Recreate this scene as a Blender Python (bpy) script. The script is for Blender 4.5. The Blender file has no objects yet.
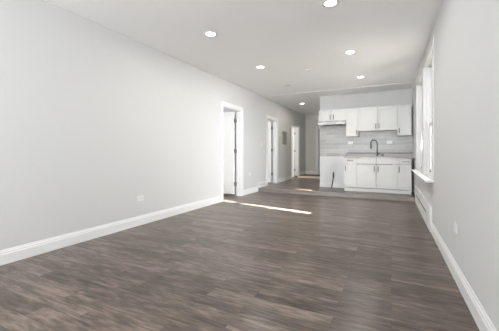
import bpy, bmesh, math, random
from mathutils import Vector, Matrix

S = bpy.context.scene
COL = S.collection
PI = math.pi

# ------------------------------------------------------------------ camera
YAW = math.radians(26.5)
CAM_Z = 1.08
cam = bpy.data.cameras.new('camera')
cam.sensor_width = 36.0
cam.lens = 284.0 / 499.0 * 36.0
cam.shift_y = -12.5 / 499.0
cam.clip_start = 0.05
cam_o = bpy.data.objects.new('camera', cam)
cam_o.location = (0, 0, CAM_Z)
cam_o.rotation_euler = (PI / 2, 0, YAW)
COL.objects.link(cam_o)
S.camera = cam_o

# ------------------------------------------------------------------ world, sun, daylight, exposure
W = bpy.data.worlds.new('daylight_sky')
S.world = W
W.use_nodes = True
wn = W.node_tree.nodes
wn['Background'].inputs['Color'].default_value = (0.86, 0.93, 1.0, 1)
wn['Background'].inputs['Strength'].default_value = 2.0

sun = bpy.data.lights.new('sun', 'SUN')
sun.energy = 150.0
sun.color = (1.0, 0.975, 0.94)
sun.angle = math.radians(0.53)
sun_o = bpy.data.objects.new('sun', sun)
SUN_EL = math.radians(23.3)
sd = Vector((-0.977 * math.cos(SUN_EL), 0.213 * math.cos(SUN_EL), -math.sin(SUN_EL)))
sun_o.rotation_euler = sd.to_track_quat('-Z', 'Y').to_euler()
sun_o.location = (6, 3, 5)
COL.objects.link(sun_o)


def area(name, loc, direction, sx, sy, energy, color=(1, 1, 1), spread=180):
    l = bpy.data.lights.new(name, 'AREA')
    l.shape = 'RECTANGLE'
    l.size = sx
    l.size_y = sy
    l.energy = energy
    l.color = color
    l.spread = math.radians(spread)
    o = bpy.data.objects.new(name, l)
    o.location = loc
    o.rotation_euler = Vector(direction).to_track_quat('-Z', 'Y').to_euler()
    COL.objects.link(o)
    return o


# added fill lamps at the unseen rear windows, aimed up to light the ceiling
REAR_Y = -4.4
XR_OUT = 0.70                # outer face of the right wall
DAY = (0.965, 0.98, 1.0)
area('rear_fill', (-2.35, REAR_Y - 0.16, 1.3), (0, 1, 4.0), 1.1, 1.4, 640, DAY)
area('rear_fill', (-0.55, REAR_Y - 0.16, 1.3), (0, 1, 4.0), 1.1, 1.4, 640, DAY)
# daylight of the side rooms behind the doors
area('bedroom_window_daylight', (-6.35, 4.5, 1.5), (1, 0.15, 0.5), 1.4, 1.5, 60, DAY)
area('middle_bedroom_window_daylight', (-6.35, 7.4, 1.5), (1, 0, 0), 1.4, 1.5, 60, DAY)
# lamps added outside the two side windows, aimed down in place of skylight
area('side_window_daylight', (XR_OUT + 1.3, 5.06, 2.35), (-1, 0, -0.3), 0.9, 1.3, 58, DAY, 120)
area('side_window_daylight', (XR_OUT + 1.3, 6.46, 2.35), (-1, 0, -0.3), 0.9, 1.3, 58, DAY, 120)
area('back_bedroom_window_daylight', (-6.35, 10.3, 1.5), (1, 0, 0), 1.6, 1.5, 110, (1.0, 0.97, 0.92))

S.view_settings.view_transform = 'Standard'
S.view_settings.look = 'None'
S.view_settings.exposure = 0.18
S.view_settings.gamma = 1.0
S.view_settings.use_curve_mapping = False

# ------------------------------------------------------------------ dimensions
XL, XR = -3.37, 0.50        # left and right wall faces
ZC = 2.74                   # ceiling
YS = 7.30                   # step up to the kitchen
ZK = 0.09                   # kitchen floor level
ZH = 0.155                  # back hall floor level
YK = 8.38                   # kitchen back wall
XK = -1.87                  # left end of the kitchen wall
YF = 12.27                  # far wall of the hall
TW = 0.13                   # partition thickness


# ------------------------------------------------------------------ materials
def new_mat(name):
    m = bpy.data.materials.new(name)
    m.use_nodes = True
    nt = m.node_tree
    return m, nt, nt.nodes['Principled BSDF']


def link(nt, a, b):
    nt.links.new(a, b)


def paint(name, color, rough=0.6, var=0.02, bump=0.02, scale=60.0, metallic=0.0, spec=0.5):
    """painted or plain surface: faint mottling plus a fine bump"""
    m, nt, p = new_mat(name)
    tc = nt.nodes.new('ShaderNodeTexCoord')
    n = nt.nodes.new('ShaderNodeTexNoise')
    n.inputs['Scale'].default_value = scale
    n.inputs['Detail'].default_value = 3
    link(nt, tc.outputs['Object'], n.inputs['Vector'])
    mx = nt.nodes.new('ShaderNodeMix')
    mx.data_type = 'RGBA'
    mx.inputs['A'].default_value = (*[max(0, c * (1 - var)) for c in color], 1)
    mx.inputs['B'].default_value = (*[min(1, c * (1 + var)) for c in color], 1)
    link(nt, n.outputs['Fac'], mx.inputs['Factor'])
    link(nt, mx.outputs['Result'], p.inputs['Base Color'])
    p.inputs['Roughness'].default_value = rough
    p.inputs['Metallic'].default_value = metallic
    p.inputs['Specular IOR Level'].default_value = spec
    if bump:
        b = nt.nodes.new('ShaderNodeBump')
        b.inputs['Strength'].default_value = bump
        b.inputs['Distance'].default_value = 0.002
        link(nt, n.outputs['Fac'], b.inputs['Height'])
        link(nt, b.outputs['Normal'], p.inputs['Normal'])
    return m


def planks(name, dark, mid, light, rough=0.31, along='x', bump=0.12):
    """wood-look vinyl planks running along one axis"""
    m, nt, p = new_mat(name)
    tc = nt.nodes.new('ShaderNodeTexCoord')
    sep = nt.nodes.new('ShaderNodeSeparateXYZ')
    link(nt, tc.outputs['Object'], sep.inputs['Vector'])
    base = nt.nodes.new('ShaderNodeCombineXYZ')
    a, b = ('X', 'Y') if along == 'x' else ('Y', 'X')
    # z is folded into the across direction so a riser reads as one more row
    ad = nt.nodes.new('ShaderNodeMath')
    ad.operation = 'ADD'
    link(nt, sep.outputs[b], ad.inputs[0])
    link(nt, sep.outputs['Z'], ad.inputs[1])
    link(nt, sep.outputs[a], base.inputs['X'])
    link(nt, ad.outputs[0], base.inputs['Y'])
    br = nt.nodes.new('ShaderNodeTexBrick')
    br.offset = 0.37
    br.offset_frequency = 2
    br.inputs['Scale'].default_value = 1.0
    br.inputs['Brick Width'].default_value = 0.92
    br.inputs['Row Height'].default_value = 0.128
    br.inputs['Mortar Size'].default_value = 0.0012
    br.inputs['Mortar Smooth'].default_value = 0.3
    br.inputs['Bias'].default_value = 0.0
    br.inputs['Color1'].default_value = (0, 0, 0, 1)
    br.inputs['Color2'].default_value = (1, 1, 1, 1)
    br.inputs['Mortar'].default_value = (0.5, 0.5, 0.5, 1)
    link(nt, base.outputs[0], br.inputs['Vector'])
    # grain: noise stretched along the plank, shifted plank by plank
    off = nt.nodes.new('ShaderNodeVectorMath')
    off.operation = 'MULTIPLY_ADD'
    link(nt, br.outputs['Color'], off.inputs[0])
    off.inputs[1].default_value = (37.0, 11.0, 5.0)
    link(nt, base.outputs[0], off.inputs[2])
    mp = nt.nodes.new('ShaderNodeMapping')
    mp.inputs['Scale'].default_value = (3.4, 34.0, 1.0)
    link(nt, off.outputs[0], mp.inputs['Vector'])
    g1 = nt.nodes.new('ShaderNodeTexNoise')
    g1.inputs['Scale'].default_value = 1.0
    g1.inputs['Detail'].default_value = 6
    g1.inputs['Roughness'].default_value = 0.65
    g1.inputs['Distortion'].default_value = 0.6
    link(nt, mp.outputs[0], g1.inputs['Vector'])
    mp2 = nt.nodes.new('ShaderNodeMapping')
    mp2.inputs['Scale'].default_value = (3.0, 14.0, 1.0)
    link(nt, off.outputs[0], mp2.inputs['Vector'])
    g2 = nt.nodes.new('ShaderNodeTexNoise')
    g2.inputs['Scale'].default_value = 1.0
    g2.inputs['Detail'].default_value = 4
    link(nt, mp2.outputs[0], g2.inputs['Vector'])
    mp3 = nt.nodes.new('ShaderNodeMapping')
    mp3.inputs['Scale'].default_value = (8.0, 48.0, 1.0)
    link(nt, off.outputs[0], mp3.inputs['Vector'])
    g3 = nt.nodes.new('ShaderNodeTexNoise')
    g3.inputs['Scale'].default_value = 1.0
    g3.inputs['Detail'].default_value = 3
    link(nt, mp3.outputs[0], g3.inputs['Vector'])
    # fac = 0.45 grain + 0.35 cloud + 0.2 plank
    def mul(sock, k):
        n = nt.nodes.new('ShaderNodeMath')
        n.operation = 'MULTIPLY'
        link(nt, sock, n.inputs[0])
        n.inputs[1].default_value = k
        return n.outputs[0]
    def add(s1, s2):
        n = nt.nodes.new('ShaderNodeMath')
        n.operation = 'ADD'
        link(nt, s1, n.inputs[0])
        link(nt, s2, n.inputs[1])
        return n.outputs[0]
    fac = add(add(add(mul(g1.outputs['Fac'], 0.32), mul(g2.outputs['Fac'], 0.30)), mul(g3.outputs['Fac'], 0.28)), mul(br.outputs['Color'], 0.10))
    ramp = nt.nodes.new('ShaderNodeValToRGB')
    e = ramp.color_ramp.elements
    e[0].position, e[0].color = 0.39, (*dark, 1)
    e[1].position, e[1].color = 0.61, (*light, 1)
    x = ramp.color_ramp.elements.new(0.50)
    x.color = (*mid, 1)
    link(nt, fac, ramp.inputs['Fac'])
    mx = nt.nodes.new('ShaderNodeMix')
    mx.data_type = 'RGBA'
    link(nt, br.outputs['Fac'], mx.inputs['Factor'])
    link(nt, ramp.outputs['Color'], mx.inputs['A'])
    mx.inputs['B'].default_value = (dark[0] * 0.45, dark[1] * 0.45, dark[2] * 0.45, 1)
    link(nt, mx.outputs['Result'], p.inputs['Base Color'])
    p.inputs['Roughness'].default_value = rough
    p.inputs['Specular IOR Level'].default_value = 0.5
    bp = nt.nodes.new('ShaderNodeBump')
    bp.inputs['Strength'].default_value = bump
    bp.inputs['Distance'].default_value = 0.001
    link(nt, g1.outputs['Fac'], bp.inputs['Height'])
    link(nt, bp.outputs['Normal'], p.inputs['Normal'])
    return m


def wall_tiles(name):
    """long grey streaked wall tiles, stacked in a running bond, on an x-z wall"""
    m, nt, p = new_mat(name)
    tc = nt.nodes.new('ShaderNodeTexCoord')
    sep = nt.nodes.new('ShaderNodeSeparateXYZ')
    link(nt, tc.outputs['Object'], sep.inputs['Vector'])
    cb = nt.nodes.new('ShaderNodeCombineXYZ')
    link(nt, sep.outputs['X'], cb.inputs['X'])
    link(nt, sep.outputs['Z'], cb.inputs['Y'])
    br = nt.nodes.new('ShaderNodeTexBrick')
    br.offset = 0.5
    br.inputs['Scale'].default_value = 1.0
    br.inputs['Brick Width'].default_value = 0.40
    br.inputs['Row Height'].default_value = 0.1
    br.inputs['Mortar Size'].default_value = 0.003
    br.inputs['Color1'].default_value = (0.31, 0.31, 0.30, 1)
    br.inputs['Color2'].default_value = (0.41, 0.41, 0.395, 1)
    br.inputs['Mortar'].default_value = (0.53, 0.53, 0.52, 1)
    link(nt, cb.outputs[0], br.inputs['Vector'])
    mp = nt.nodes.new('ShaderNodeMapping')
    mp.inputs['Scale'].default_value = (3.0, 40.0, 1.0)
    link(nt, cb.outputs[0], mp.inputs['Vector'])
    n = nt.nodes.new('ShaderNodeTexNoise')
    n.inputs['Scale'].default_value = 1.0
    n.inputs['Detail'].default_value = 4
    link(nt, mp.outputs[0], n.inputs['Vector'])
    mr = nt.nodes.new('ShaderNodeMapRange')
    mr.inputs['To Min'].default_value = 0.78
    mr.inputs['To Max'].default_value = 1.18
    link(nt, n.outputs['Fac'], mr.inputs['Value'])
    vm = nt.nodes.new('ShaderNodeVectorMath')
    vm.operation = 'SCALE'
    link(nt, br.outputs['Color'], vm.inputs[0])
    link(nt, mr.outputs[0], vm.inputs['Scale'])
    link(nt, vm.outputs[0], p.inputs['Base Color'])
    p.inputs['Roughness'].default_value = 0.3
    bp = nt.nodes.new('ShaderNodeBump')
    bp.inputs['Strength'].default_value = 0.3
    bp.inputs['Distance'].default_value = 0.002
    bp.invert = True
    link(nt, br.outputs['Fac'], bp.inputs['Height'])
    link(nt, bp.outputs['Normal'], p.inputs['Normal'])
    return m


def granite(name):
    m, nt, p = new_mat(name)
    tc = nt.nodes.new('ShaderNodeTexCoord')
    v = nt.nodes.new('ShaderNodeTexVoronoi')
    v.inputs['Scale'].default_value = 220
    link(nt, tc.outputs['Object'], v.inputs['Vector'])
    n = nt.nodes.new('ShaderNodeTexNoise')
    n.inputs['Scale'].default_value = 110
    n.inputs['Detail'].default_value = 6
    link(nt, tc.outputs['Object'], n.inputs['Vector'])
    mx = nt.nodes.new('ShaderNodeMix')
    mx.data_type = 'RGBA'
    mx.inputs['A'].default_value = (0.20, 0.195, 0.19, 1)
    link(nt, v.outputs['Color'], mx.inputs['B'])
    mx.inputs['Factor'].default_value = 0.15
    r = nt.nodes.new('ShaderNodeValToRGB')
    r.color_ramp.elements[0].position = 0.35
    r.color_ramp.elements[0].color = (0.32, 0.31, 0.295, 1)
    r.color_ramp.elements[1].position = 0.65
    r.color_ramp.elements[1].color = (0.58, 0.565, 0.54, 1)
    link(nt, n.outputs['Fac'], r.inputs['Fac'])
    m2 = nt.nodes.new('ShaderNodeMix')
    m2.data_type = 'RGBA'
    m2.inputs['Factor'].default_value = 0.2
    link(nt, r.outputs['Color'], m2.inputs['A'])
    link(nt, mx.outputs['Result'], m2.inputs['B'])
    link(nt, m2.outputs['Result'], p.inputs['Base Color'])
    p.inputs['Roughness'].default_value = 0.45
    return m


def bricks(name):
    m, nt, p = new_mat(name)
    tc = nt.nodes.new('ShaderNodeTexCoord')
    sep = nt.nodes.new('ShaderNodeSeparateXYZ')
    link(nt, tc.outputs['Object'], sep.inputs['Vector'])
    ad = nt.nodes.new('ShaderNodeMath')
    link(nt, sep.outputs['X'], ad.inputs[0])
    link(nt, sep.outputs['Y'], ad.inputs[1])
    cb = nt.nodes.new('ShaderNodeCombineXYZ')
    link(nt, ad.outputs[0], cb.inputs['X'])
    link(nt, sep.outputs['Z'], cb.inputs['Y'])
    br = nt.nodes.new('ShaderNodeTexBrick')
    br.inputs['Scale'].default_value = 1.0
    br.inputs['Brick Width'].default_value = 0.21
    br.inputs['Row Height'].default_value = 0.075
    br.inputs['Mortar Size'].default_value = 0.006
    br.inputs['Color1'].default_value = (0.42, 0.27, 0.2, 1)
    br.inputs['Color2'].default_value = (0.5, 0.35, 0.27, 1)
    br.inputs['Mortar'].default_value = (0.6, 0.58, 0.55, 1)
    link(nt, cb.outputs[0], br.inputs['Vector'])
    link(nt, br.outputs['Color'], p.inputs['Base Color'])
    p.inputs['Roughness'].default_value = 0.9
    return m


def emit(name, color, strength):
    m, nt, p = new_mat(name)
    p.inputs['Base Color'].default_value = (0.8, 0.8, 0.8, 1)
    n = nt.nodes.new('ShaderNodeTexNoise')
    n.inputs['Scale'].default_value = 30
    mx = nt.nodes.new('ShaderNodeMix')
    mx.data_type = 'RGBA'
    mx.inputs['A'].default_value = (*color, 1)
    mx.inputs['B'].default_value = (*[c * 0.98 for c in color], 1)
    link(nt, n.outputs['Fac'], mx.inputs['Factor'])
    link(nt, mx.outputs['Result'], p.inputs['Emission Color'])
    p.inputs['Emission Strength'].default_value = strength
    return m


def pane_glass(name):
    m = bpy.data.materials.new(name)
    m.use_nodes = True
    nt = m.node_tree
    nt.nodes.remove(nt.nodes['Principled BSDF'])
    out = nt.nodes['Material Output']
    t = nt.nodes.new('ShaderNodeBsdfTransparent')
    t.inputs['Color'].default_value = (0.95, 0.97, 0.97, 1)
    g = nt.nodes.new('ShaderNodeBsdfGlossy')
    g.inputs['Roughness'].default_value = 0.02
    f = nt.nodes.new('ShaderNodeFresnel')
    f.inputs['IOR'].default_value = 1.3
    mx = nt.nodes.new('ShaderNodeMixShader')
    link(nt, f.outputs[0], mx.inputs[0])
    link(nt, t.outputs[0], mx.inputs[1])
    link(nt, g.outputs[0], mx.inputs[2])
    link(nt, mx.outputs[0], out.inputs['Surface'])
    return m


M = {
    'wall': paint('wall_paint', (0.60, 0.60, 0.595), 0.75, 0.012, 0.04, 90),
    'white_wall': paint('white_primer', (0.69, 0.695, 0.70), 0.7, 0.02, 0.04, 40),
    'window_white': paint('window_white', (0.66, 0.66, 0.65), 0.8, 0.008, 0.0, 60.0, 0.0, 0.2),
    'heater': paint('heater_enamel', (0.75, 0.75, 0.74), 0.5, 0.01, 0.0),
    'ceiling': paint('ceiling_paint', (0.90, 0.90, 0.89), 0.85, 0.01, 0.04, 70),
    'hall_wall': paint('hall_wall_warm_tone', (0.64, 0.615, 0.585), 0.75, 0.012, 0.04, 90),  # tan tint puts the hall's warm light into the wall colour
    'trim': paint('trim_gloss_white', (0.77, 0.77, 0.765), 0.35, 0.008, 0.0),
    'door': paint('door_white', (0.86, 0.86, 0.84), 0.42, 0.008, 0.0),
    'cabinet': paint('cabinet_white_lacquer', (0.675, 0.675, 0.66), 0.55, 0.006, 0.0),
    'gap': paint('cabinet_carcass_shade', (0.55, 0.55, 0.54), 0.6, 0.01, 0.0),
    'plate': paint('white_plastic', (0.72, 0.72, 0.71), 0.35, 0.005, 0.0),
    'slot': paint('dark_slot_plastic', (0.03, 0.03, 0.03), 0.5, 0.05, 0.0),
    'nickel': paint('brushed_nickel', (0.075, 0.073, 0.07), 0.32, 0.05, 0.0, 200, 1.0),
    'steel': paint('stainless_steel', (0.55, 0.55, 0.55), 0.28, 0.04, 0.0, 200, 1.0),
    'dark_metal': paint('black_iron', (0.04, 0.04, 0.042), 0.45, 0.1, 0.0, 120, 0.6),
    'gunmetal': paint('gunmetal_faucet', (0.16, 0.16, 0.165), 0.25, 0.05, 0.0, 120, 1.0),
    'panel_grey': paint('grey_enamel', (0.27, 0.27, 0.265), 0.45, 0.02, 0.0),
    'floor': planks('floor_planks', (0.031, 0.020, 0.0145), (0.096, 0.071, 0.0555), (0.215, 0.169, 0.139)),
    'brown_floor': planks('brown_hall_floor', (0.06, 0.04, 0.018), (0.11, 0.075, 0.036), (0.17, 0.12, 0.06), 0.6),
    'tile': wall_tiles('grey_wall_tile'),
    'granite': granite('speckled_granite'),
    'brick': bricks('common_brick'),
    'ground': paint('concrete_yard', (0.10, 0.098, 0.092), 0.9, 0.1, 0.1, 8),
    'lamp': emit('lit_diffuser', (1.0, 0.985, 0.96), 9.0),
    'unlit': paint('unlit_diffuser', (0.50, 0.50, 0.49), 0.5, 0.01, 0.0),
    'glass': pane_glass('window_glass'),
    'riser': paint('riser_lit_tone', (0.27, 0.24, 0.225), 0.5, 0.12, 0.02, 14),  # step riser paler than the floor, the light it catches painted in
    'threshold': paint('pale_wood_threshold', (0.66, 0.58, 0.49), 0.45, 0.06, 0.02, 30),
}


# ------------------------------------------------------------------ mesh helpers (all in world coordinates)
def BM():
    return bmesh.new()


def box(bm, x0, x1, y0, y1, z0, z1, bevel=0.0):
    r = bmesh.ops.create_cube(bm, size=1.0)
    vs = r['verts']
    for v in vs:
        v.co.x = x0 if v.co.x < 0 else x1
        v.co.y = y0 if v.co.y < 0 else y1
        v.co.z = z0 if v.co.z < 0 else z1
    if bevel:
        es = list({e for v in vs for e in v.link_edges})
        bmesh.ops.bevel(bm, geom=es, offset=bevel, segments=2, affect='EDGES', profile=0.5)
    return bm


def cyl(bm, p0, p1, r, n=16, r2=None, cap=True):
    p0, p1 = Vector(p0), Vector(p1)
    d = p1 - p0
    rot = d.to_track_quat('Z', 'Y').to_matrix().to_4x4()
    mat = Matrix.Translation((p0 + p1) / 2) @ rot
    bmesh.ops.create_cone(bm, cap_ends=cap, segments=n, radius1=r, radius2=r if r2 is None else r2,
                          depth=d.length, matrix=mat)
    return bm


def tube(bm, pts, r, n=12):
    """a round tube swept along points, capped"""
    pts = [Vector(p) for p in pts]
    rings = []
    up = Vector((0, 1, 0))
    for i, p in enumerate(pts):
        a = pts[max(0, i - 1)]
        b = pts[min(len(pts) - 1, i + 1)]
        t = (b - a).normalized()
        u = up - t * up.dot(t)
        if u.length < 1e-3:
            u = Vector((1, 0, 0)) - t * t.x
        u.normalize()
        w = t.cross(u)
        rr = r[i] if isinstance(r, (list, tuple)) else r
        rings.append([bm.verts.new(p + (u * math.cos(2 * PI * k / n) + w * math.sin(2 * PI * k / n)) * rr) for k in range(n)])
    for i in range(len(rings) - 1):
        for k in range(n):
            bm.faces.new((rings[i][k], rings[i][(k + 1) % n], rings[i + 1][(k + 1) % n], rings[i + 1][k]))
    bm.faces.new(rings[0][::-1])
    bm.faces.new(rings[-1])
    return bm


def lathe(bm, cx, cy, prof, n=32):
    """profile of (radius, z) turned about a vertical axis; radius 0 closes it"""
    rings = []
    for r, z in prof:
        if r < 1e-6:
            rings.append([bm.verts.new((cx, cy, z))])
        else:
            rings.append([bm.verts.new((cx + r * math.cos(2 * PI * k / n), cy + r * math.sin(2 * PI * k / n), z)) for k in range(n)])
    for a, b in zip(rings, rings[1:]):
        for k in range(n):
            j = (k + 1) % n
            if len(a) == 1:
                bm.faces.new((a[0], b[k], b[j]))
            elif len(b) == 1:
                bm.faces.new((a[k], a[j], b[0]))
            else:
                bm.faces.new((a[k], a[j], b[j], b[k]))
    return bm


def slab_holes(bm, axis, a0, a1, u0, u1, v0, v1, holes):
    """slab between a0 and a1 on an axis with rectangular holes (u0,u1,v0,v1); faces only where solid meets void"""
    us = sorted({u0, u1, *[h[0] for h in holes], *[h[1] for h in holes]})
    vs = sorted({v0, v1, *[h[2] for h in holes], *[h[3] for h in holes]})
    us = [u for u in us if u0 <= u <= u1]
    vs = [v for v in vs if v0 <= v <= v1]
    cache = {}

    def P(a, u, v):
        k = (a, u, v)
        if k not in cache:
            co = {'x': (a, u, v), 'y': (u, a, v), 'z': (u, v, a)}[axis]
            cache[k] = bm.verts.new(co)
        return cache[k]

    def solid(i, j):
        if i < 0 or j < 0 or i >= len(us) - 1 or j >= len(vs) - 1:
            return False
        cu, cv = (us[i] + us[i + 1]) / 2, (vs[j] + vs[j + 1]) / 2
        return not any(h[0] < cu < h[1] and h[2] < cv < h[3] for h in holes)

    for i in range(len(us) - 1):
        for j in range(len(vs) - 1):
            if not solid(i, j):
                continue
            A, B, C, D = us[i], us[i + 1], vs[j], vs[j + 1]
            for a in (a0, a1):
                bm.faces.new((P(a, A, C), P(a, B, C), P(a, B, D), P(a, A, D)))
            if not solid(i - 1, j):
                bm.faces.new((P(a0, A, C), P(a1, A, C), P(a1, A, D), P(a0, A, D)))
            if not solid(i + 1, j):
                bm.faces.new((P(a0, B, C), P(a1, B, C), P(a1, B, D), P(a0, B, D)))
            if not solid(i, j - 1):
                bm.faces.new((P(a0, A, C), P(a1, A, C), P(a1, B, C), P(a0, B, C)))
            if not solid(i, j + 1):
                bm.faces.new((P(a0, A, D), P(a1, A, D), P(a1, B, D), P(a0, B, D)))
    return bm


def prism(bm, prof, axis, t0, t1):
    """2-D profile extruded along an axis: 'y' takes (x,z), 'x' takes (y,z)"""
    def co(p, t):
        return (p[0], t, p[1]) if axis == 'y' else (t, p[0], p[1])
    a = [bm.verts.new(co(p, t0)) for p in prof]
    b = [bm.verts.new(co(p, t1)) for p in prof]
    n = len(prof)
    for i in range(n):
        bm.faces.new((a[i], a[(i + 1) % n], b[(i + 1) % n], b[i]))
    bm.faces.new(a[::-1])
    bm.faces.new(b)
    return bm


def obj(name, bm, mat, parent=None, origin=None, smooth=False, kind=None, label=None):
    """one mesh object; bm is in world coordinates and moves into the parent's frame"""
    bmesh.ops.recalc_face_normals(bm, faces=bm.faces)
    if origin is None:
        origin = Vector((0, 0, 0))
        if parent is None and kind is None:
            xs = [v.co for v in bm.verts]
            origin = Vector(((min(v.x for v in xs) + max(v.x for v in xs)) / 2,
                             (min(v.y for v in xs) + max(v.y for v in xs)) / 2,
                             min(v.z for v in xs)))
    base = Vector(origin)
    p = parent
    while p is not None:
        base = base + p.location if False else base
        if p.parent is None:
            base = base + p.location
        p = p.parent
    bmesh.ops.translate(bm, verts=bm.verts, vec=-base)
    me = bpy.data.meshes.new(name)
    bm.to_mesh(me)
    bm.free()
    if smooth:
        for f in me.polygons:
            f.use_smooth = True
        me.set_sharp_from_angle(angle=math.radians(40))
    me.materials.append(M[mat])
    o = bpy.data.objects.new(name, me)
    COL.objects.link(o)
    if parent is not None:
        o.parent = parent
    else:
        o.location = base
    if kind:
        o['kind'] = kind
    if label:
        o['label'] = label
    return o


def struct(name, bm, mat, label=None):
    return obj(name, bm, mat, kind='structure', label=label)


def tag(o, label, cat, group=None):
    o['label'] = label
    o['category'] = cat
    if group:
        o['group'] = group
    return o


def thing(name, label, cat, loc, group=None):
    o = bpy.data.objects.new(name, None)
    o.empty_display_size = 0.1
    o.location = loc
    COL.objects.link(o)
    return tag(o, label, cat, group)


# ------------------------------------------------------------------ the shell
D1 = (5.41, 6.27, 0.0, 2.14)             # openings in the left wall: y0, y1, z0, z1
D2 = (7.96, 8.74, ZK, 2.14)
D3 = (10.36, 11.20, ZK, 2.12)
WIN1 = (4.48, 5.64, 0.72, 2.54)          # windows in the right wall
WIN2 = (5.84, 7.09, 0.72, 2.54)

struct('floor', box(BM(), XL - 3.2, XR + 0.2, REAR_Y - 0.2, YS, -0.12, 0.0), 'floor')
struct('floor_kitchen', box(BM(), XL - TW, XR + 0.2, YS, 11.12, -0.12, ZK), 'floor')
struct('floor_bedroom', box(BM(), XL - 3.2, XL - TW, YS, 9.6, -0.12, ZK), 'floor')
struct('floor_back_bedroom', box(BM(), XL - 3.2, XL - TW, 9.6, YF + 0.4, -0.12, ZK), 'floor')
struct('floor_hall', box(BM(), XL - TW, XK + 0.4, 11.12, YF + 0.3, -0.12, ZH), 'brown_floor')
struct('trim_1', box(BM(), XL, XK + 0.1, 11.09, 11.15, ZK, ZH + 0.004, 0.004), 'threshold')
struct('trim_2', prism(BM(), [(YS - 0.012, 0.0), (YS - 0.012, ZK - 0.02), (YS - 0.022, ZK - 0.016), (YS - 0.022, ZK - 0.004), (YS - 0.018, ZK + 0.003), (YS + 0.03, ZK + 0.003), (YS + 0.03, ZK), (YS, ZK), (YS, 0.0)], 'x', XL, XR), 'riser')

slab = slab_holes(BM(), 'x', XL - TW, XL, REAR_Y - 0.2, YF, -0.12, ZC, [(D[0], D[1], D[2] - 0.06, D[3]) for D in (D1, D2, D3)])
struct('wall_left', slab, 'wall')
slab = slab_holes(BM(), 'x', XR, XR + 0.2, REAR_Y - 0.2, YK + 0.12, -0.12, ZC, [WIN1, WIN2])
struct('wall_right', slab, 'wall')
RW1 = (-2.9, -1.8, 0.7, 2.3)
RW2 = (-1.1, 0.0, 0.7, 2.3)
slab = slab_holes(BM(), 'y', REAR_Y - 0.2, REAR_Y, XL, XR, 0.0, ZC, [RW1, RW2])
struct('wall_rear', slab, 'wall')
struct('wall_kitchen', box(BM(), XK, XR, YK, YK + 0.12, ZK, ZC), 'wall')
struct('wall_kitchen_lower', box(BM(), XK + 0.002, -1.1, YK - 0.008, YK - 0.0005, ZK, 0.984), 'white_wall')
struct('wall_hall', box(BM(), XK, XK + 0.12, YK + 0.12, YF, 0.0, ZC), 'wall')
D4 = (-2.82, -2.02, ZH, 2.14)
slab = slab_holes(BM(), 'y', YF, YF + 0.12, XL - TW, XK + 0.12, 0.0, ZC, [D4])
struct('wall_far', slab, 'hall_wall')
YD = 7.62                                # the kitchen ceiling hangs a little lower
struct('ceiling', box(BM(), XL - 3.2, XR + 0.2, REAR_Y - 0.2, YD, ZC, ZC + 0.15), 'ceiling')
struct('ceiling_kitchen', box(BM(), XL - TW, XR + 0.2, YD, YF + 0.3, ZC - 0.008, ZC + 0.15), 'ceiling')
struct('ceiling_bedroom', box(BM(), XL - 3.2, XL - TW, YD, YF + 0.3, ZC - 0.001, ZC + 0.15), 'ceiling')
# the side rooms seen through the doors
struct('wall_bedroom_west', slab_holes(BM(), 'x', -6.57, -6.45, 3.4, YF + 0.3, -0.12, ZC, [(3.8, 5.2, 0.75, 2.25), (6.7, 8.1, 0.75, 2.25), (9.7, 10.9, 0.75, 2.25)]), 'wall')
struct('wall_bedroom_south', box(BM(), -6.45, XL - TW, 3.4, 3.5, 0.0, ZC), 'wall')
struct('wall_bedroom_north', box(BM(), -6.45, XL - TW, D1[1] + 0.05, D1[1] + 0.13, 0.0, ZC), 'wall')  # partition added close behind the open door to darken its hinge gap
struct('wall_middle_bedroom_north', box(BM(), -6.45, XL - TW, D2[1] + 0.05, D2[1] + 0.13, ZK, ZC), 'wall')  # added likewise behind the second door, keeps that gap dark
struct('wall_back_bedroom_south', box(BM(), -6.45, XL - TW, 9.55, 9.65, ZK, ZC), 'wall')
struct('wall_back_bedroom_north', box(BM(), -6.45, XL - TW, YF + 0.2, YF + 0.3, ZK, ZC), 'wall')
struct('ground', box(BM(), XR + 0.2, 40, -30, 60, -0.9, -0.8), 'ground')
# unseen wall added to cut the sun to floor streaks, one through its opening
bm = slab_holes(BM(), 'x', 2.6, 2.8, 4.268, 12.0, -0.8, 3.75, [(6.39, 6.59, 2.06, 2.33)])
box(bm, 2.55, 2.85, 4.268, 12.0, 3.75, 3.83)
struct('sun_mask_wall', bm, 'brick')


# ------------------------------------------------------------------ baseboards
def bb_profile(face, s, z0, h=0.142):
    """moulded baseboard profile; s is +1 when the room lies towards +x / +y of the face"""
    pts = [(0, 0), (0.018, 0), (0.018, h * 0.70), (0.014, h * 0.74), (0.014, h * 0.84), (0.009, h * 0.88), (0.006, h), (0, h)]
    return [(face + s * a, z0 + b) for a, b in pts]


CW = 0.09                                # casing width
bm = BM()
prism(bm, bb_profile(XL, 1, 0), 'y', REAR_Y, D1[0] - CW)
prism(bm, bb_profile(XL, 1, 0), 'y', D1[1] + CW, YS)
prism(bm, bb_profile(XL, 1, ZK), 'y', YS, D2[0] - CW)
prism(bm, bb_profile(XL, 1, ZK), 'y', D2[1] + CW, D3[0] - CW)
prism(bm, bb_profile(XL, 1, ZH), 'y', D3[1] + CW, YF)
struct('baseboard_left', bm, 'trim')
struct('baseboard_right', prism(BM(), bb_profile(XR, -1, 0), 'y', REAR_Y, 4.55), 'trim')
struct('baseboard_rear', prism(BM(), bb_profile(REAR_Y, 1, 0), 'x', XL, XR), 'trim')
struct('baseboard_kitchen', prism(BM(), bb_profile(YK - 0.008, -1, ZK), 'x', XK, -1.106), 'trim')
struct('baseboard_far', prism(BM(), bb_profile(YF, -1, ZH), 'x', XL, D4[0] - CW), 'trim')


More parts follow.
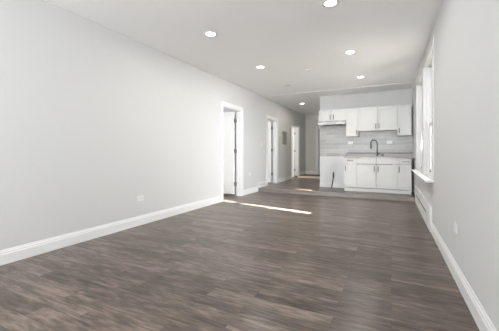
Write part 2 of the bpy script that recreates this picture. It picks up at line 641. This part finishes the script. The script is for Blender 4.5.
# ------------------------------------------------------------------ door casings (jamb lining + face trim) and doors
def casing_profile_box(bm, y0, y1, z0, z1):
    box(bm, XL, XL + 0.018, y0, y1, z0, z1, 0.004)


def casing(name, D):
    y0, y1, z0, z1 = D
    bm = BM()
    casing_profile_box(bm, y0 - CW, y0 + 0.005, z0, z1 + CW)
    casing_profile_box(bm, y1 - 0.005, y1 + CW, z0, z1 + CW)
    casing_profile_box(bm, y0 + 0.005, y1 - 0.005, z1 - 0.005, z1 + CW)
    # raised outer bead
    box(bm, XL + 0.016, XL + 0.028, y0 - CW, y0 - CW + 0.02, z0, z1 + CW, 0.003)
    box(bm, XL + 0.016, XL + 0.028, y1 + CW - 0.02, y1 + CW, z0, z1 + CW, 0.003)
    box(bm, XL + 0.016, XL + 0.028, y0 - CW + 0.02, y1 + CW - 0.02, z1 + CW - 0.02, z1 + CW, 0.003)
    # jamb lining and stops
    box(bm, XL - TW - 0.002, XL + 0.002, y0 - 0.002, y0 + 0.018, z0, z1)
    box(bm, XL - TW - 0.002, XL + 0.002, y1 - 0.018, y1 + 0.002, z0, z1)
    box(bm, XL - TW - 0.002, XL + 0.002, y0 + 0.018, y1 - 0.018, z1 - 0.018, z1 + 0.002)
    box(bm, XL - 0.085, XL - 0.05, y0 + 0.018, y0 + 0.03, z0, z1 - 0.018)
    box(bm, XL - 0.085, XL - 0.05, y1 - 0.03, y1 - 0.018, z0, z1 - 0.018)
    return struct(name, bm, 'trim')


def panel_face(bm, x0, x1, yf, s, z0, z1, depth=0.008):
    """raised panel moulding on a door face normal to y"""
    for (a, b, c, d) in ((x0, x1, z0, z0 + 0.02), (x0, x1, z1 - 0.02, z1), (x0, x0 + 0.02, z0 + 0.02, z1 - 0.02), (x1 - 0.02, x1, z0 + 0.02, z1 - 0.02)):
        box(bm, a, b, min(yf, yf + s * depth), max(yf, yf + s * depth), c, d, 0.003)
    box(bm, x0 + 0.05, x1 - 0.05, min(yf, yf + s * depth * 0.7), max(yf, yf + s * depth * 0.7), z0 + 0.05, z1 - 0.05, 0.003)


def side_door(name, D, label, lift=0.02):
    """panel door opened a right angle into the side room, hinged on the far jamb"""
    y0, y1, z0, z1 = D
    w = y1 - y0 - 0.045
    yh = y1 - 0.022
    xh = XL - TW - 0.030
    t = 0.036
    bm = box(BM(), xh - w, xh, yh - t, yh, z0 + lift, z1 - 0.022, 0.002)
    for s, yf in ((-1, yh - t), (1, yh)):
        panel_face(bm, xh - w + 0.11, xh - 0.11, yf, s, z0 + 1.05, z1 - 0.15)
        panel_face(bm, xh - w + 0.11, xh - 0.11, yf, s, z0 + 0.2, z0 + 0.92)
    d = struct(name, bm, 'door', label)
    for hz in (z1 - 0.25, (z0 + z1) / 2 + 0.06, z0 + 0.3):
        hb = BM()
        cyl(hb, (xh + 0.010, yh - t - 0.004, hz - 0.045), (xh + 0.010, yh - t - 0.004, hz + 0.045), 0.008, 12)
        cyl(hb, (xh + 0.010, yh - t - 0.004, hz + 0.045), (xh + 0.010, yh - t - 0.004, hz + 0.056), 0.005, 12)
        box(hb, XL - TW + 0.002, XL - TW + 0.018, y1 - 0.0205, y1 - 0.0175, hz - 0.045, hz + 0.045)
        box(hb, xh - 0.001, xh + 0.002, yh - t, yh - 0.004, hz - 0.045, hz + 0.045)
        obj('hinge', hb, 'nickel', d, smooth=True)
    for s, yf in ((-1, yh - t), (1, yh)):
        kb = BM()
        kx, kz = xh - w + 0.07, z0 + 0.95
        cyl(kb, (kx, yf, kz), (kx, yf + s * 0.008, kz), 0.032, 20)
        cyl(kb, (kx, yf + s * 0.008, kz), (kx, yf + s * 0.042, kz), 0.011, 14)
        tube(kb, [(kx, yf + s * 0.042, kz), (kx + 0.04, yf + s * 0.044, kz), (kx + 0.11, yf + s * 0.042, kz)], 0.009)
        obj('door_handle', kb, 'nickel', d, smooth=True)
    return d


casing('trim_3', D1)
casing('trim_4', D2)
casing('trim_5', D3)
side_door('door_1', D1, 'white panel door open into the first side room', 0.045)
side_door('door_2', D2, 'white panel door open into the second side room')
side_door('door_3', D3, 'white panel door open at the back of the hall')

# far hall door, closed in its casing
bm = BM()
x0, x1, z0, z1 = D4
box(bm, x0 - CW, x0 + 0.005, YF - 0.018, YF, z0, z1 + CW, 0.004)
box(bm, x1 - 0.005, x1 + CW, YF - 0.018, YF, z0, z1 + CW, 0.004)
box(bm, x0 + 0.005, x1 - 0.005, YF - 0.018, YF, z1 - 0.005, z1 + CW, 0.004)
box(bm, x0 - 0.002, x0 + 0.018, YF - 0.002, YF + 0.12, z0, z1)
box(bm, x1 - 0.018, x1 + 0.002, YF - 0.002, YF + 0.12, z0, z1)
box(bm, x0 + 0.018, x1 - 0.018, YF - 0.002, YF + 0.12, z1 - 0.018, z1 + 0.002)
struct('trim_6', bm, 'trim')
bm = box(BM(), x0 + 0.02, x1 - 0.02, YF + 0.055, YF + 0.095, z0 + 0.012, z1 - 0.02, 0.002)
panel_face(bm, x0 + 0.13, x1 - 0.13, YF + 0.055, -1, z0 + 1.05, z1 - 0.15)
panel_face(bm, x0 + 0.13, x1 - 0.13, YF + 0.055, -1, z0 + 0.2, z0 + 0.92)
d4 = struct('door_4', bm, 'panel_grey', 'closed door at the end of the hall')
kb = BM()
cyl(kb, (x1 - 0.09, YF + 0.055, 1.04), (x1 - 0.09, YF + 0.02, 1.04), 0.011, 14)
lathe_pts = [(x1 - 0.09, YF + 0.02, 1.04), (x1 - 0.09, YF + 0.0, 1.04)]
cyl(kb, lathe_pts[0], lathe_pts[1], 0.018, 18, 0.027)
obj('door_handle', kb, 'nickel', d4, smooth=True)


# ------------------------------------------------------------------ windows on the right wall
def sash(bm, y0, y1, z0, z1, xa, xb, st=0.045, bot=0.06):
    slab_holes(bm, 'x', xa, xb, y0, y1, z0, z1, [(y0 + st, y1 - st, z0 + bot, z1 - 0.028)])


def window(name, Wn, label):
    y0, y1, z0, z1 = Wn
    bm = BM()
    # frame lining in the opening
    slab_holes(bm, 'x', XR + 0.07, XR + 0.19, y0, y1, z0, z1, [(y0 + 0.03, y1 - 0.03, z0 + 0.04, z1 - 0.03)])
    w = struct(name, bm, 'window_white', label)
    zm = 1.565
    sb = BM()
    sash(sb, y0 + 0.03, y1 - 0.03, z0 + 0.04, zm + 0.014, XR + 0.075, XR + 0.11)
    lo = obj('lower_sash', sb, 'window_white', w)
    sb = BM()
    sash(sb, y0 + 0.03, y1 - 0.03, zm - 0.014, z1 - 0.03, XR + 0.115, XR + 0.15, bot=0.028)
    up = obj('upper_sash', sb, 'window_white', w)
    obj('glass_pane', box(BM(), XR + 0.09, XR + 0.094, y0 + 0.07, y1 - 0.07, z0 + 0.095, zm - 0.012), 'glass', lo)
    obj('glass_pane', box(BM(), XR + 0.13, XR + 0.134, y0 + 0.07, y1 - 0.07, zm + 0.012, z1 - 0.055), 'glass', up)
    lk = BM()
    ym = (y0 + y1) / 2
    box(lk, XR + 0.078, XR + 0.108, ym - 0.03, ym + 0.03, zm + 0.014, zm + 0.024, 0.003)
    cyl(lk, (XR + 0.09, ym, zm + 0.024), (XR + 0.09, ym, zm + 0.036), 0.012, 14)
    tube(lk, [(XR + 0.09, ym, zm + 0.032), (XR + 0.085, ym + 0.045, zm + 0.032)], 0.005)
    obj('sash_lock', lk, 'nickel', w)
    for yy in (y0 + 0.25, y1 - 0.25):
        lf = BM()
        box(lf, XR + 0.055, XR + 0.076, yy - 0.04, yy + 0.04, z0 + 0.06, z0 + 0.075, 0.003)
        obj('sash_lift', lf, 'nickel', w)
    return w


window('window_1', WIN1, 'tall white double-hung window nearer the camera')
window('window_2', WIN2, 'tall white double-hung window nearer the kitchen')
# shared casing, mullion cover and sill
bm = BM()
ya, yb = WIN1[0], WIN2[1]
for (p, q, r, s) in ((ya - 0.1, ya + 0.004, 0.72, 2.54), (WIN1[1] - 0.004, WIN2[0] + 0.004, 0.72, 2.54), (yb - 0.004, yb + 0.1, 0.72, 2.54), (ya - 0.1, yb + 0.1, 2.536, 2.625)):
    box(bm, XR - 0.012, XR, p, q, r, s, 0.003)
for Wn in (WIN1, WIN2):                   # jamb extensions
    box(bm, XR - 0.002, XR + 0.07, Wn[0], Wn[0] + 0.015, 0.72, 2.54)
    box(bm, XR - 0.002, XR + 0.07, Wn[1] - 0.015, Wn[1], 0.72, 2.54)
    box(bm, XR - 0.002, XR + 0.07, Wn[0] + 0.015, Wn[1] - 0.015, 2.525, 2.54)
    box(bm, XR + 0.045, XR + 0.0695, Wn[0] + 0.0145, Wn[0] + 0.036, 0.732, 2.526, 0.003)   # inner stops
    box(bm, XR + 0.045, XR + 0.0695, Wn[1] - 0.036, Wn[1] - 0.0145, 0.732, 2.526, 0.003)
    box(bm, XR + 0.018, XR + 0.024, Wn[1] - 0.022, Wn[1] - 0.0145, 0.732, 2.526)
struct('trim_7', bm, 'window_white')
bm = BM()
box(bm, XR - 0.105, XR + 0.002, ya - 0.13, yb + 0.13, 0.692, 0.72, 0.008)
for Wn in (WIN1, WIN2):
    box(bm, XR, XR + 0.072, Wn[0] + 0.001, Wn[1] - 0.001, 0.721, 0.732)
box(bm, XR - 0.016, XR, ya + 0.05, yb - 0.05, 0.63, 0.692, 0.004)
struct('trim_8', bm, 'window_white')


# unseen rear windows, added to carry the fill light: frames with glass
def rear_window(name, R):
    x0, x1, z0, z1 = R
    bm = BM()
    slab_holes(bm, 'y', REAR_Y - 0.12, REAR_Y - 0.04, x0, x1, z0, z1, [(x0 + 0.05, x1 - 0.05, z0 + 0.06, 1.48), (x0 + 0.05, x1 - 0.05, 1.53, z1 - 0.05)])
    w = struct(name, bm, 'trim')
    obj('glass_pane', box(BM(), x0 + 0.04, x1 - 0.04, REAR_Y - 0.09, REAR_Y - 0.086, z0 + 0.05, 1.49), 'glass', w)
    obj('glass_pane', box(BM(), x0 + 0.04, x1 - 0.04, REAR_Y - 0.09, REAR_Y - 0.086, 1.52, z1 - 0.04), 'glass', w)


rear_window('window_3', RW1)
rear_window('window_4', RW2)


# ------------------------------------------------------------------ recessed ceiling lights
def downlight(x, y, z, label, lit=True, power=9, col=(1, 0.975, 0.94)):
    t = thing('ceiling_light', label, 'ceiling light', (x, y, z), 'recessed ceiling lights')
    prof = [(0.066, z - 0.001), (0.066, z - 0.006), (0.085, z - 0.009), (0.095, z - 0.004), (0.095, z)]
    obj('trim_ring', lathe(BM(), x, y, prof, 36), 'plate', t, smooth=True)
    obj('diffuser', lathe(BM(), x, y, [(0, z - 0.007), (0.04, z - 0.0065), (0.0665, z - 0.003)], 36), 'lamp' if lit else 'unlit', t, smooth=True)
    if lit:
        l = bpy.data.lights.new('bulb', 'AREA')
        l.shape = 'DISK'
        l.size = 0.12
        l.energy = power
        l.color = col
        lo = bpy.data.objects.new('bulb', l)
        lo.location = (0, 0, -0.012)
        lo.parent = t
        COL.objects.link(lo)
    return t


downlight(-0.60, 3.21, ZC, 'lit recessed ceiling light nearest the camera, cut by the top of the photo')
downlight(-2.25, 3.30, ZC, 'lit recessed ceiling light closest to the long left wall')
downlight(-2.26, 5.00, ZC, 'lit recessed ceiling light in front of the first open door, left row')
downlight(-0.60, 4.92, ZC, 'lit recessed ceiling light second from the camera in the right row')
downlight(-0.60, 6.62, ZC, 'lit recessed ceiling light above the step in front of the sink')
downlight(-2.26, 6.62, ZC, 'unlit grey recessed ceiling light, the only dark one of the set', lit=False)
downlight(-2.66, 9.27, ZC - 0.008, 'small lit recessed ceiling light in the hall left of the kitchen', power=8, col=(1, 0.9, 0.78))

o = obj('sprinkler_head', lathe(BM(), -1.48, 5.57, [(0, ZC - 0.032), (0.03, ZC - 0.031), (0.046, ZC - 0.022), (0.05, ZC - 0.008), (0.05, ZC)], 28), 'plate', smooth=True)
tag(o, 'small round white ceiling detector between the two rows of lights', 'sprinkler')  # low disk modelled for the ceiling sprinkler head


# ------------------------------------------------------------------ outlets, switch, panel, heater
def plate_on_x(name, label, cat, xw, s, y, z, w, h, group=None, switch=False):
    """cover plate on a side wall; the room lies towards s along x"""
    t = thing(name, label, cat, (xw, y, z - h / 2), group)
    def bx(bm, d0, d1, a0, a1, b0, b1, bev=0.0):
        xa, xb = sorted((xw + s * d0, xw + s * d1))
        return box(bm, xa, xb, a0, a1, b0, b1, bev)
    obj('cover_plate', bx(BM(), 0, 0.006, y - w / 2, y + w / 2, z - h / 2, z + h / 2, 0.002), 'plate', t)
    if switch:
        obj('rocker', bx(BM(), 0.005, 0.010, y - 0.017, y + 0.017, z - 0.033, z + 0.033, 0.002), 'plate', t)
        return t
    for c in (-0.028, 0.028):
        f = obj('socket', bx(BM(), 0.005, 0.009, y + c - 0.018, y + c + 0.018, z - 0.017, z + 0.017, 0.002), 'plate', t)
        sb = BM()
        for k in (-0.007, 0.007):
            bx(sb, 0.0085, 0.0095, y + c - 0.006, y + c + 0.005, z + k - 0.0015, z + k + 0.0015)
        obj('slot', sb, 'slot', f)
    return t


plate_on_x('wall_outlet', 'white wall outlet low on the long left wall before the doors', 'outlet', XL, 1, 3.08, 0.40, 0.125, 0.082, 'wall outlets')
plate_on_x('wall_outlet', 'white wall outlet on the left wall between the first two doors', 'outlet', XL, 1, 6.76, 0.52, 0.12, 0.078, 'wall outlets')
plate_on_x('wall_outlet', 'white wall outlet low on the right wall', 'outlet', XR, -1, 2.98, 0.435, 0.125, 0.08, 'wall outlets')
plate_on_x('light_switch', 'white light switch beside the second door', 'light switch', XL, 1, 7.55, 1.32, 0.075, 0.118, None, True)


def kitchen_outlet(x, z, label):
    yw = YK - 0.012
    t = thing('backsplash_outlet', label, 'outlet', (x, yw, z - 0.04), 'kitchen outlets')
    obj('cover_plate', box(BM(), x - 0.066, x + 0.066, yw - 0.006, yw, z - 0.04, z + 0.04, 0.002), 'plate', t)
    for c in (-0.028, 0.028):
        f = obj('socket', box(BM(), x + c - 0.018, x + c + 0.018, yw - 0.009, yw - 0.005, z - 0.017, z + 0.017, 0.002), 'plate', t)
        sb = BM()
        for k in (-0.007, 0.007):
            box(sb, x + c - 0.006, x + c + 0.005, yw - 0.0095, yw - 0.0085, z + k - 0.0015, z + k + 0.0015)
        obj('slot', sb, 'slot', f)


kitchen_outlet(-1.02, 1.37, 'white outlet on the tiles left of the faucet')
kitchen_outlet(-0.036, 1.365, 'white outlet on the tiles right of the faucet')

t = thing('electrical_panel', 'grey electrical panel on the left wall between second and third door', 'electrical panel', (XL, 9.5, 1.37))
obj('panel_frame', box(BM(), XL, XL + 0.02, 9.29, 9.72, 1.37, 1.83, 0.004), 'panel_grey', t)
dr = obj('panel_door', box(BM(), XL + 0.018, XL + 0.03, 9.33, 9.68, 1.41, 1.79, 0.004), 'panel_grey', t)
obj('latch', box(BM(), XL + 0.029, XL + 0.038, 9.645, 9.665, 1.57, 1.62, 0.002), 'dark_metal', dr)

# long flat heater cover under the windows
HY0, HY1 = 4.56, 7.27
t = thing('baseboard_heater', 'long low white heater cover with dark slot under the windows', 'heater', (XR, (HY0 + HY1) / 2, 0))
obj('cover', slab_holes(BM(), 'x', XR - 0.026, XR - 0.0005, HY0 + 0.02, HY1, 0.0, 0.345, [(5.04, 7.0, 0.165, 0.200)]), 'heater', t)
obj('end_cap', box(BM(), XR - 0.030, XR - 0.0005, HY0, HY0 + 0.022, 0.0, 0.349, 0.003), 'heater', t)
obj('cap_rail', box(BM(), XR - 0.030, XR - 0.0005, HY0 + 0.022, HY1, 0.345, 0.352, 0.002), 'heater', t)
obj('slot', box(BM(), XR - 0.024, XR - 0.003, 5.041, 6.999, 0.166, 0.199), 'slot', t)


# ------------------------------------------------------------------ kitchen
def shaker(x0, x1, z0, z1, yf, th=0.019, rail=0.057):
    """frame-and-panel front facing -y with its face at yf"""
    bm = BM()
    slab_holes(bm, 'y', yf, yf + th, x0, x1, z0, z1, [(x0 + rail, x1 - rail, z0 + rail, z1 - rail)])
    box(bm, x0 + rail - 0.001, x1 - rail + 0.001, yf + 0.010, yf + th - 0.001, z0 + rail - 0.001, z1 - rail + 0.001)
    return bm


def flat_front(x0, x1, z0, z1, yf, th=0.019):
    bm = BM()
    slab_holes(bm, 'y', yf, yf + th, x0, x1, z0, z1, [(x0 + 0.03, x1 - 0.03, z0 + 0.03, z1 - 0.03)])
    box(bm, x0 + 0.029, x1 - 0.029, yf + 0.007, yf + th - 0.001, z0 + 0.029, z1 - 0.029)
    return bm


def pull(parent, x, z, yf, L=0.14, vertical=True):
    bm = BM()
    h = L / 2
    if vertical:
        tube(bm, [(x, yf - 0.03, z - h), (x, yf - 0.03, z + h)], 0.008)
        ends = [(x, z - h * 0.75), (x, z + h * 0.75)]
    else:
        tube(bm, [(x - h, yf - 0.03, z), (x + h, yf - 0.03, z)], 0.008)
        ends = [(x - h * 0.75, z), (x + h * 0.75, z)]
    for a, b in ends:
        cyl(bm, (a, yf - 0.03, b), (a, yf + 0.001, b), 0.005, 10)
    obj('handle', bm, 'nickel', parent, smooth=True)


UF = 8.06                                # face of the upper doors
UB = 8.368                               # their backs, on the tile
GAP = 0.0045


def upper(label, x0, x1, z0, z1, doors, side=0, group='upper kitchen cabinets'):
    """doors: list of (x0, x1, handle x, handle z)"""
    t = thing('upper_cabinet', label, 'cabinet', ((x0 + x1) / 2, UB, z0), group)
    bm = BM()                             # open-fronted carcass
    a, b, yf = x0 + 0.0005, x1 - 0.0005, UF + 0.05
    box(bm, a, a + 0.018, yf, UB, z0, z1)
    box(bm, b - 0.018, b, yf, UB, z0, z1)
    box(bm, a + 0.018, b - 0.018, UF + 0.021, UB, z0, z0 + 0.018)
    box(bm, a + 0.018, b - 0.018, UF + 0.021, UB, z1 - 0.018, z1)
    box(bm, a + 0.018, b - 0.018, UB - 0.008, UB, z0 + 0.018, z1 - 0.018)
    if side:                              # finished end panel reaching the door
        e = a if side < 0 else b - 0.018
        box(bm, e, e + 0.018, UF + 0.021, yf, z0, z1)
    obj('body', bm, 'cabinet', t)
    for a, b, hx, hz in doors:
        d = obj('door', shaker(a + GAP, b - GAP, z0 + 0.002, z1 - 0.002, UF), 'cabinet', t)
        pull(d, hx, hz, UF, 0.13)
    return t


XA, XB, XC, XD, XE = XK + 0.03, -1.094, -0.787, 0.146, 0.452
ZT = 2.285
mA = (XA + XB) / 2
upper('short white upper cabinet with two doors above the range hood', XA, XB, 1.985, ZT,
      [(XA, mA, mA - 0.045, 2.07), (mA, XB, mA + 0.045, 2.07)], -1)
upper('narrow tall white upper cabinet beside the range hood', XB, XC, 1.525, ZT, [(XB, XC, XC - 0.035, 1.635)], -1)
mC = (XC + XD) / 2
upper('wide white two-door upper cabinet over the sink', XC, XD, 1.665, ZT,
      [(XC, mC, mC - 0.04, 1.775), (mC, XD, mC + 0.04, 1.775)])
upper('narrow tall white upper cabinet at the right wall', XD, XE, 1.525, ZT, [(XD, XE, XD + 0.035, 1.635)], 1)

# range hood under the short cabinet
t = thing('range_hood', 'slim white range hood under the short upper cabinet', 'range hood', (mA, UB, 1.86))
obj('body', prism(BM(), [(UB, 1.984), (UF + 0.01, 1.984), (UF - 0.02, 1.945), (UF - 0.10, 1.915), (UF - 0.10, 1.865), (UB, 1.865)], 'x', XA + 0.004, XB - 0.004), 'cabinet', t)
obj('filter', box(BM(), XA + 0.12, XB - 0.12, UF - 0.04, UB - 0.06, 1.857, 1.8655, 0.002), 'dark_metal', t)
obj('control_strip', box(BM(), mA - 0.13, mA + 0.13, UF - 0.104, UF - 0.099, 1.883, 1.897, 0.001), 'panel_grey', t)
obj('vent_slot', box(BM(), mA - 0.17, mA + 0.17, UF - 0.022, UF - 0.016, 1.948, 1.956), 'slot', t)

# base cabinets
BF = 7.80
BB = 8.36
ZB0, ZB1 = ZK, 0.955
TOE = ZK + 0.085


def base(label, x0, x1, group='base kitchen cabinets'):
    t = thing('base_cabinet', label, 'cabinet', ((x0 + x1) / 2, BB, ZB0), group)
    bm = BM()                             # open-fronted carcass
    a, b, yf = x0 + 0.0005, x1 - 0.0005, BF + 0.05
    ea, eb = (BF + 0.021 if x0 == BA else yf), (BF + 0.021 if x1 == BD else yf)
    box(bm, a, a + 0.018, ea, BB, TOE, ZB1)
    box(bm, b - 0.018, b, eb, BB, TOE, ZB1)
    box(bm, a + 0.018, b - 0.018, yf, BB, TOE + 0.02, TOE + 0.038)
    box(bm, a + 0.018, b - 0.018, BB - 0.01, BB, TOE + 0.038, ZB1)
    obj('body', bm, 'cabinet', t)
    obj('toe_kick', box(BM(), x0 + 0.0005, x1 - 0.0005, BF + 0.008, BF + 0.05, ZB0, TOE, 0.003), 'cabinet', t)
    return t


BA, BB1, BC, BD = -1.104, -0.802, 0.132, 0.437
ZDR = 0.80
t = base('narrow white base cabinet at the left end, beside the gas pipe', BA, BB1)
dr = obj('drawer', flat_front(BA + GAP, BB1 - GAP, ZDR + 0.004, ZB1 - 0.012, BF), 'cabinet', t)
pull(dr, (BA + BB1) / 2, 0.878, BF, 0.15, False)
d = obj('door', shaker(BA + GAP, BB1 - GAP, TOE + 0.016, ZDR - 0.009, BF), 'cabinet', t)
pull(d, BA + 0.035, 0.68, BF, 0.14)
t = base('wide white sink base cabinet with two doors below the faucet', BB1, BC)
mB = (BB1 + BC) / 2
for a, b, hx in ((BB1, mB, mB - 0.045), (mB, BC, mB + 0.045)):
    obj('false_front', flat_front(a + GAP, b - GAP, ZDR + 0.004, ZB1 - 0.012, BF), 'cabinet', t)
    d = obj('door', shaker(a + GAP, b - GAP, TOE + 0.016, ZDR - 0.009, BF), 'cabinet', t)
    pull(d, hx, 0.68, BF, 0.14)
t = base('narrow white base cabinet at the right wall', BC, BD)
dr = obj('drawer', flat_front(BC + GAP, BD - GAP, ZDR + 0.004, ZB1 - 0.012, BF), 'cabinet', t)
pull(dr, (BC + BD) / 2 + 0.03, 0.868, BF, 0.16, False)
d = obj('door', shaker(BC + GAP, BD - GAP, TOE + 0.016, ZDR - 0.009, BF), 'cabinet', t)
pull(d, BC + 0.04, 0.68, BF, 0.14)

# tile backsplash
o = obj('tile_backsplash', box(BM(), XK + 0.001, XR - 0.001, YK - 0.012, YK - 0.0005, 0.985, ZT), 'tile')
tag(o, 'grey streaked tile backsplash behind the faucet and range space', 'backsplash')

# countertop with a sink cut-out and short upstand
CT0, CT1 = 0.9555, 0.992
SX0, SX1, SY0, SY1 = -0.70, 0.03, 7.90, 8.22
t = thing('countertop', 'speckled grey granite countertop on the base cabinets', 'countertop', ((BA + XR) / 2, BB, CT0))
obj('slab', slab_holes(BM(), 'z', CT0, CT1, BA - 0.012, XR - 0.004, BF - 0.022, YK - 0.013, [(SX0, SX1, SY0, SY1)]), 'granite', t)
up = thing('counter_upstand', 'low granite upstand with a drawn shadow and caulk line against the tile', 'upstand', ((BA + XR) / 2, YK - 0.014, CT1))
obj('strip', box(BM(), BA - 0.008, XR - 0.004, YK - 0.034, YK - 0.0125, CT1 + 0.0005, 1.072, 0.002), 'granite', up)
eb = BM()
box(eb, BA - 0.010, XR - 0.002, YK - 0.037, YK - 0.0128, 1.066, 1.088, 0.001)  # dark bar painted in for the shadow and caulk line on the lip
box(eb, BA - 0.014, BA - 0.004, YK - 0.037, YK - 0.0128, CT1, 1.072, 0.001)
obj('shadow_caulk_line', eb, 'dark_metal', up, label='dark bar for the shadow and caulk line along the upstand')

# undermount sink
bm = BM()
slab_holes(bm, 'z', CT0 - 0.004, CT0 - 0.001, SX0 - 0.012, SX1 + 0.012, SY0 - 0.012, SY1 + 0.012, [(SX0 + 0.004, SX1 - 0.004, SY0 + 0.004, SY1 - 0.004)])
slab_holes(bm, 'z', CT0 - 0.2, CT0 - 0.004, SX0, SX1, SY0, SY1, [(SX0 + 0.004, SX1 - 0.004, SY0 + 0.004, SY1 - 0.004)])
box(bm, SX0, SX1, SY0, SY1, CT0 - 0.204, CT0 - 0.2)
t = thing('sink', 'stainless steel sink set into the granite countertop', 'sink', ((SX0 + SX1) / 2, (SY0 + SY1) / 2, CT0 - 0.204))
obj('basin', bm, 'steel', t)
obj('glint_mask', box(BM(), SX0 - 0.004, SX1 + 0.004, SY0 - 0.014, SY0 - 0.0005, CT0 - 0.2, CT0 - 0.008), 'slot', t, label='dark sheet added to hide lamp glint on the basin')  # dark sheet added to stop lamp glint showing through the cabinet gaps
obj('drain', lathe(BM(), (SX0 + SX1) / 2, (SY0 + SY1) / 2, [(0, CT0 - 0.196), (0.03, CT0 - 0.196), (0.045, CT0 - 0.193), (0.05, CT0 - 0.1995)], 24), 'steel', t, smooth=True)

# gooseneck faucet
FX, FY = -0.335, 8.27
t = thing('faucet', 'dark gooseneck kitchen faucet behind the sink', 'faucet', (FX, FY, CT1))
obj('base', lathe(BM(), FX, FY, [(0, CT1), (0.03, CT1), (0.03, CT1 + 0.01), (0.021, CT1 + 0.018), (0.019, CT1 + 0.11), (0.015, CT1 + 0.118), (0, CT1 + 0.118)], 24), 'gunmetal', t, smooth=True)
dx, dy = -0.80, -0.60                    # spout swung towards the left
pts = [(FX, FY, CT1 + 0.10), (FX, FY, CT1 + 0.34)]
R = 0.092
for k in range(1, 15):
    a = PI * k / 14
    pts.append((FX + dx * R * (1 - math.cos(a)), FY + dy * R * (1 - math.cos(a)), CT1 + 0.34 + R * math.sin(a)))
ex, ey, ez = pts[-1]
pts.append((ex, ey, ez - 0.03))
obj('spout', tube(BM(), pts, 0.0125, 14), 'gunmetal', t, smooth=True)
obj('spray_head', lathe(BM(), ex, ey, [(0, ez - 0.03), (0.015, ez - 0.03), (0.018, ez - 0.06), (0.019, ez - 0.125), (0.015, ez - 0.135), (0, ez - 0.135)], 20), 'gunmetal', t, smooth=True)
lv = BM()
cyl(lv, (FX + 0.015, FY, CT1 + 0.06), (FX + 0.045, FY, CT1 + 0.06), 0.013, 16)
tube(lv, [(FX + 0.04, FY, CT1 + 0.06), (FX + 0.06, FY - 0.01, CT1 + 0.075), (FX + 0.10, FY - 0.02, CT1 + 0.09)], [0.008, 0.007, 0.006])
obj('lever', lv, 'gunmetal', t, smooth=True)
o = thing('soap_dispenser', 'small dark soap pump right beside the faucet', 'soap dispenser', (FX + 0.14, FY - 0.01, CT1))
sx, sy = FX + 0.14, FY - 0.01
obj('collar', lathe(BM(), sx, sy, [(0, CT1), (0.022, CT1), (0.02, CT1 + 0.012), (0.01, CT1 + 0.016), (0.01, CT1 + 0.045), (0, CT1 + 0.045)], 20), 'dark_metal', o, smooth=True)
obj('nozzle', tube(BM(), [(sx + 0.012, sy, CT1 + 0.05), (sx - 0.02, sy - 0.03, CT1 + 0.054), (sx - 0.045, sy - 0.055, CT1 + 0.045)], [0.012, 0.008, 0.006]), 'dark_metal', o, smooth=True)

# gas pipe stub for the range
gx, gy = -1.475, YK - 0.075
t = thing('gas_pipe', 'black gas pipe stub rising from the floor in the empty range space', 'gas pipe', (gx, gy, ZK))
obj('riser', tube(BM(), [(gx - 0.045, gy, ZK), (gx - 0.02, gy, 0.24), (gx + 0.004, gy, 0.40)], 0.013), 'dark_metal', t, smooth=True)
obj('flange', lathe(BM(), gx - 0.045, gy, [(0, ZK + 0.004), (0.034, ZK + 0.003), (0.036, ZK), (0, ZK)], 20), 'panel_grey', t, smooth=True)
v = BM()
cyl(v, (gx + 0.004, gy, 0.38), (gx + 0.004, gy, 0.46), 0.02, 8)
cyl(v, (gx + 0.004, gy, 0.40), (gx + 0.004, gy - 0.035, 0.40), 0.012, 12)
vo = obj('valve', v, 'dark_metal', t, smooth=True)
obj('valve_lever', tube(BM(), [(gx + 0.004, gy - 0.035, 0.40), (gx + 0.01, gy - 0.04, 0.44), (gx + 0.015, gy - 0.04, 0.48)], 0.008), 'dark_metal', vo, smooth=True)
cp = BM()
cyl(cp, (gx + 0.004, gy, 0.46), (gx + 0.008, gy, 0.53), 0.017, 12)
obj('cap', cp, 'dark_metal', t, smooth=True)
